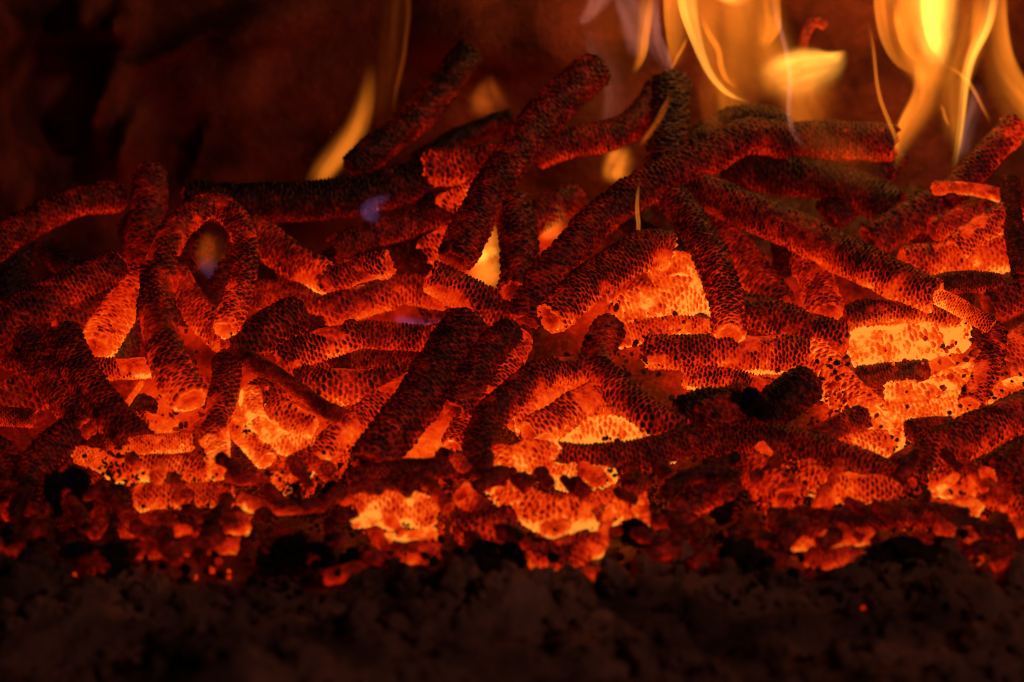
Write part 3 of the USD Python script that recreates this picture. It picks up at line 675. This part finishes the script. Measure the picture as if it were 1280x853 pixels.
def rubble():
    shapes = [lump(np.zeros(3), 1.0, 300 + k, (1, 1, 1), .7, 2, 1.8)[:2] for k in range(10)]
    V, F, n0 = [], [], 0
    for k in range(2600):
        x, y = rng.uniform(-.36, .36), -.105 - .26 * rng.random() ** 1.3
        r = rng.uniform(.0008, .0036) * (1 + 1.6 * (rng.random() < .15))
        z = float(ASH_Z(x, y)) + r * .2
        v, f = shapes[k % 10]
        R = trimesh.transformations.random_rotation_matrix(rng.random(3))[:3, :3]
        V.append((v * rng.uniform(.6, 1.4, 3)) @ R.T * r + np.array([x, y, z]))
        F.append(f + n0)
        n0 += len(v)
    pr = put('/World/ash_rubble', np.vstack(V), np.vstack(F), ASH, False)
    tag(pr, 'loose ash and clinker scattered over the ash bed', 'ash', kind='stuff')


rubble()

# thin curled twig against the wall
def twig(label, pts, r, mat=BARK, heat=.2):
    branch(label, pts, r, [heat, heat + .1, heat], .3, '', .2, name='curled_twig', category='twig', cell=.0016)


twig('thin curled twig rising between the two big flames', [(1004, 90, -2), (1003, 62, -2), (1009, 38, -2), (1020, 27, -2), (1032, 32, -2)], 7, heat=.5)

# ------------------------------------------------------------------ flames


def flame(label, pts, width, thick, color, skew=0.0, yaw=.25, y=None, taper=(.2, .3), power=3.0):
    """A tongue of fire: a closed lens-shaped body along pts (px, py); it is brightest where it is thickest."""
    P = np.array([at(px, py, yy) for px, py, yy in [(q[0], q[1], y if len(q) < 3 else q[2]) for q in pts]])
    n, mu = 56, 28
    C = spline(P, n)
    T, _, _ = frames(C)
    t = np.linspace(0, 1, n)
    sc = pix(P[0])
    Wd = np.interp(t, np.linspace(0, 1, len(width)), width) * sc / 2 * 1.3
    Th = np.interp(t, np.linspace(0, 1, len(thick)), thick) / 1000 / 2 * 1.15
    if len(width) > 2:
        k = np.ones(7) / 7
        Wd = np.convolve(np.pad(Wd, 3, 'edge'), k, 'valid')
        Th = np.convolve(np.pad(Th, 3, 'edge'), k, 'valid')
    fade = smoothstep(0, taper[0], t) * smoothstep(0, taper[1], 1 - t)
    Th = Th * fade
    depth = np.array([math.sin(yaw), math.cos(yaw), 0])
    side = np.cross(T, depth)
    side /= np.linalg.norm(side, axis=1, keepdims=True)
    dep = np.cross(side, T)
    u = -np.cos(np.linspace(0, math.pi, mu))
    w = np.where(u < skew, (1 + u) / (1 + skew), (1 - u) / (1 - skew))
    power = power + 1.2 * min(1, max(width) / 90)
    lens = (smoothstep(0, 1, w) ** (power / 2))[None]
    wav = .8 * (meshkit.fbm(np.stack([t * 3, t * 0 + sum(map(ord, label)) % 97, t * 0], -1), 3, seed=8) - .5)
    uu, tt = np.meshgrid(u, t, indexing='xy')
    sd = sum(map(ord, label)) % 89
    streak = meshkit.fbm(np.stack([uu * 3.2 + .8 * np.sin(tt * 4 + sd), tt * 1.6, uu * 0 + sd], -1), 4, seed=sd)
    lens = lens * np.clip(1 + 1.7 * (streak - .5), .2, 2)
    mid = C[:, None] + side[:, None] * (u[None] * Wd[:, None])[..., None] + dep[:, None] * ((wav * .01)[:, None] + (u[None] ** 2) * Wd[:, None] * .35)[..., None]
    off = dep[:, None] * (lens * Th[:, None] + 2e-6)[..., None]
    Fv, Bv = mid - off, mid + off
    v = np.vstack([Fv.reshape(-1, 3), Bv.reshape(-1, 3)])
    g = grid(n, mu)
    k = n * mu
    f = [g, g[:, ::-1] + k]
    i = np.arange(n - 1)
    for col, rev in ((0, False), (mu - 1, True)):
        q = np.stack([i * mu + col, i * mu + col + k, (i + 1) * mu + col + k, (i + 1) * mu + col], -1)
        f.append(q[:, ::-1] if not rev else q)
    j = np.arange(mu - 1)
    for row, rev in ((0, False), (n - 1, True)):
        q = np.stack([row * mu + j, row * mu + j + 1, row * mu + j + 1 + k, row * mu + j + k], -1)
        f.append(q if not rev else q[:, ::-1])
    f = np.vstack(f)
    f = np.vstack([f[:, [0, 1, 2]], f[:, [0, 2, 3]]])
    tm = trimesh.Trimesh(v, f, process=False)
    if tm.volume < 0:
        f = f[:, ::-1]
    o = np.array([P[0][0], P[0][1], v[:, 2].min()])
    pr = put(numbered('/World', 'flame'), v - o, f, FLAME[color], False)
    UsdGeom.Xformable(pr).AddTranslateOp().Set(Gf.Vec3d(*map(float, o)))
    tag(pr, label, 'flame')


YB = .11
flame('small orange flame rising at the left behind the long dark branch', [(385, 238), (410, 205), (440, 165), (456, 120), (462, 70)], [30, 38, 34, 26, 16], [5, 7, 8, 6, 2], 'orange', -.3, y=YB, taper=(.2, .45))
flame('thin faint wisp right of the small left flame', [(470, 160), (482, 110), (488, 60), (497, -10), (500, -60)], [40, 36, 40, 46, 40], [.6, 1, 1.1, 1.1, .8], 'deep', .1, y=YB + .01)
flame('fine bright thread beside the faint wisp', [(492, 150), (496, 105), (505, 60), (508, 0), (506, -60)], [10, 9, 10, 12, 14], [1, 3, 2, 1.5, 1], 'deep', 0, y=YB)
flame('faint triangular flame left of the thick leaning branch', [(612, 152), (612, 125), (616, 90)], [66, 60, 14], [5, 7, 4], 'deep', .2, y=YB + .005, taper=(.4, .4))
flame('faint orange haze of fire behind the upright stub', [(745, 165), (750, 120), (770, 60), (790, -40)], [120, 150, 170, 190], [.8, 1.4, 1.6, 1.6], 'deep', 0, y=.145)
flame('thin flame with an orange foot left of the middle flames', [(789, 94), (797, 75), (801, 47), (802, -20)], [7, 17, 24, 34], [4, 10, 7, 6], 'orange', -.5, y=.09)
flame('pale veil around the thin orange footed flame', [(800, 80), (806, 50), (800, 10), (790, -40)], [40, 56, 60, 60], [2, 4, 4, 4], 'pale', .6, y=.10)
flame('pale violet loop above the upright stub', [(836, 96), (829, 78), (814, 50), (805, -20)], [12, 22, 26, 30], [4, 8, 7, 5], 'pale', -.8, y=.095)
flame('pale violet wisp at the top of the thick leaning branch', [(721, 30), (733, 18), (752, -20)], [10, 26, 50], [4, 9, 8], 'pale', -.3, y=.09)
flame('orange sheet left of the main middle flame', [(842, 92), (850, 60), (852, 20), (850, -60)], [18, 34, 44, 50], [3, 6, 9, 11], 'orange', .75, y=.085)
flame('faint thread running down to the upright stub', [(838, 88), (850, 66), (861, 44)], [5, 6, 6], [4, 6, 4], 'orange', 0, y=.08)
flame('main bright flame in the middle sweeping down to the right', [(940, 127), (917, 119), (898, 105), (884, 84), (873, 52), (864, 22), (864, -60)], [6, 9, 12, 16, 24, 34, 44], [3, 7, 9, 11, 14, 17, 18], 'yellow', .5, y=.08)
flame('inner loop of the main middle flame', [(924, 110), (911, 100), (903, 81), (898, 62), (886, 42), (876, 10)], [6, 8, 9, 9, 9, 10], [3, 8, 11, 9, 7, 6], 'orange', .4, y=.075)
flame('wide orange sheet of fire behind the middle flames', [(925, 172), (922, 110), (908, 40), (900, -50)], [50, 80, 96, 110], [2.5, 4, 6, 9], 'orange', .4, y=.11)
flame('orange body of fire between the two middle flames', [(972, 130), (958, 88), (936, 40), (918, -50)], [80, 96, 100, 110], [4, 6, 7, 11], 'orange', -.2, y=.105)
flame('ragged orange tongue beside the pale thread', [(950, 62), (954, 46), (958, 20), (952, -40)], [14, 32, 28, 30], [5, 11, 8, 8], 'orange', -.75, y=.09)
flame('bright orange tip at the top of the middle flames', [(898, 4), (905, -15), (910, -50)], [50, 90, 100], [14, 22, 22], 'yellow', 0, y=.09, taper=(.3, .1))
flame('blurred bright yellow flame lying above the blunt stub', [(946, 110), (978, 102), (1012, 93), (1040, 82), (1060, 64)], [44, 66, 66, 48, 8], [6, 11, 17, 16, 8], 'yellow', .45, y=.12, taper=(.4, .15))
flame('orange glow hanging under the blurred yellow flame', [(1015, 178), (1012, 145), (1010, 115), (1008, 85)], [50, 76, 90, 80], [2, 4.5, 7, 5], 'orange', .3, y=.10)
flame('pale thread crossing left of the blurred yellow flame', [(1012, 188), (994, 168), (987, 140), (989, 100), (981, 50), (960, -20)], [10, 10, 9, 8, 8, 10], [3, 5, 7, 9, 8, 6], 'pale', .4, y=.07)
flame('faint veil trailing down to the hump behind the sweeping branch', [(905, 178), (900, 150), (893, 120), (884, 90)], [30, 50, 50, 40], [1, 2.4, 3, 2], 'deep', .5, y=.08)
flame('smoky wisp curling left of the upright stub', [(758, 178), (772, 140), (770, 100), (752, 60), (745, 20)], [30, 44, 40, 44, 40], [.8, 1.4, 1.6, 1.4, .8], 'pale', .6, y=.10)
flame('thin wisp rising from the long dark branch', [(690, 205), (700, 160), (690, 110)], [20, 30, 24], [.6, 1.2, .6], 'deep', .3, y=.10)
flame('veil of faint flame in front of the dull red stub', [(1110, 226), (1060, 212), (1018, 184), (992, 140)], [50, 80, 60, 26], [1.2, 2.4, 2, 1.5], 'deep', -.5, y=.045)
flame('thin flame thread above the end of the dull red stub', [(1124, 196), (1117, 170), (1103, 135), (1095, 100), (1090, 55), (1082, 20)], [6, 6, 6, 6, 7, 7], [4, 8, 8, 6, 4, 2], 'orange', -.3, y=.07)
flame('foot of the big right flame', [(1112, 224), (1126, 188), (1144, 156), (1164, 122), (1172, 84), (1178, 50)], [16, 26, 38, 44, 54, 60], [4, 6, 11, 10, 8, 6], 'orange', .7, y=.085, taper=(.2, .3))
flame('big bright yellow flame at the upper right', [(1180, 92), (1171, 62), (1169, 25), (1172, -60)], [30, 56, 64, 70], [8, 23, 28, 28], 'yellow', .1, y=.10, taper=(.35, .1))
flame('curved left edge of the big right flame', [(1150, 92), (1128, 78), (1113, 52), (1108, 20), (1108, -60)], [8, 16, 22, 26, 28], [3, 6, 9, 10, 11], 'orange', .8, y=.095)
flame('wide orange body of the big right flame', [(1172, 120), (1166, 80), (1158, 40), (1160, -60)], [54, 90, 110, 120], [5, 9, 12, 14], 'orange', .3, y=.115)
flame('second fold inside the left of the big right flame', [(1158, 80), (1138, 62), (1128, 38), (1124, 0)], [8, 14, 16, 16], [3, 5, 6, 5], 'orange', .7, y=.105)
flame('orange fire between the two folds of the right flame', [(1192, 196), (1188, 150), (1190, 105), (1206, 60), (1222, -40)], [22, 36, 44, 44, 40], [2.5, 5, 7, 9, 10], 'orange', -.3, y=.09)
flame('tall bright thread on the right side of the big flame', [(1190, 220), (1198, 172), (1202, 140), (1206, 102), (1214, 68), (1230, 36), (1242, -40)], [9, 10, 12, 14, 16, 18, 20], [3, 6, 8, 11, 14, 15, 14], 'yellow', -.3, y=.075)
flame('broad orange flame sheet at the far right edge', [(1300, 190), (1272, 140), (1248, 95), (1240, 50), (1240, -60)], [54, 56, 44, 34, 30], [8, 10, 8, 7, 7], 'orange', -.75, y=.11)
flame('thin curved thread near the foot of the right flames', [(1240, 156), (1224, 126), (1208, 99), (1178, 80)], [5, 6, 6, 6], [3, 7, 7, 3], 'orange', .2, y=.08)
flame('short thread inside the foot of the right flame', [(1187, 161), (1181, 146), (1175, 128)], [4, 6, 5], [4, 8, 3], 'orange', 0, y=.08)
flame('pale violet veil at the foot of the right flames', [(1206, 205), (1212, 170), (1220, 140), (1228, 100)], [16, 20, 20, 20], [3, 5, 5, 4], 'pale', .8, y=.09)
flame('yellow flame filling the bright gap left of the cut upright branch', [(606, 368), (606, 335), (610, 300), (616, 270)], [60, 60, 44, 20], [9, 10, 9, 6], 'orange', 0, y=.042, taper=(.2, .3))
flame('bright yellow band across the gap left of the cut upright branch', [(584, 332), (604, 322), (626, 316)], [16, 24, 16], [6, 10, 6], 'yellow', .3, y=.045)
flame('orange flame in the gap between the leaning branch and the arched one', [(770, 232), (771, 205), (773, 180)], [44, 44, 34], [8, 12, 8], 'orange', 0, y=.10, taper=(.3, .3))
flame('orange flame low in the gap right of the cut upright branch', [(688, 305), (692, 280), (700, 255)], [40, 40, 20], [7, 8, 4], 'orange', .2, y=.065, taper=(.3, .3))
flame('fine flame thread under the sweeping branch', [(797, 303), (797, 280), (796, 255), (800, 225)], [6, 6, 5, 5], [3, 7, 6, 3], 'orange', 0, y=.02)
flame('thin flame curl on the upright stub', [(798, 185), (818, 160), (832, 135), (842, 112)], [9, 11, 10, 8], [3, 7, 6, 3], 'deep', .2, y=.075)
flame('small violet flame on the long dark branch', [(478, 276), (462, 262), (475, 250), (492, 245)], [20, 30, 16, 6], [8, 16, 10, 5], 'blue', 0, y=.035)
flame('small blue flame in the dark slit under the red arching branch', [(492, 392), (510, 402), (535, 405), (560, 400)], [8, 24, 22, 14], [10, 22, 12, 6], 'blue', -.5, y=.0)
flame('violet flame inside the hoop of the bent branch', [(250, 318), (262, 330), (274, 345), (286, 358)], [24, 34, 30, 16], [4, 7, 7, 4], 'blue', -.3, y=.04, taper=(.4, .4))
flame('dim mauve flame filling the hoop of the bent branch', [(262, 350), (262, 320), (266, 285)], [50, 56, 30], [2, 3, 1.6], 'deep', .2, y=.04, taper=(.35, .35))

for k, (p, r, w) in enumerate(LAMPS):
    s = UsdLux.SphereLight.Define(stage, f'/World/flame_light' if k == 0 else f'/World/flame_light_{k:03d}')
    s.CreateRadiusAttr(r)
    s.CreateIntensityAttr(w)
    s.CreateColorAttr(Gf.Vec3f(1, .27, .05))
    s.AddTranslateOp().Set(Gf.Vec3d(*p))

lamp = UsdLux.SphereLight.Define(stage, '/World/room_lamp')
lamp.CreateRadiusAttr(ROOM_LAMP[1])
lamp.CreateIntensityAttr(ROOM_LAMP[2])
lamp.CreateColorAttr(Gf.Vec3f(1, .45, .34))
lamp.AddTranslateOp().Set(Gf.Vec3d(*ROOM_LAMP[0]))
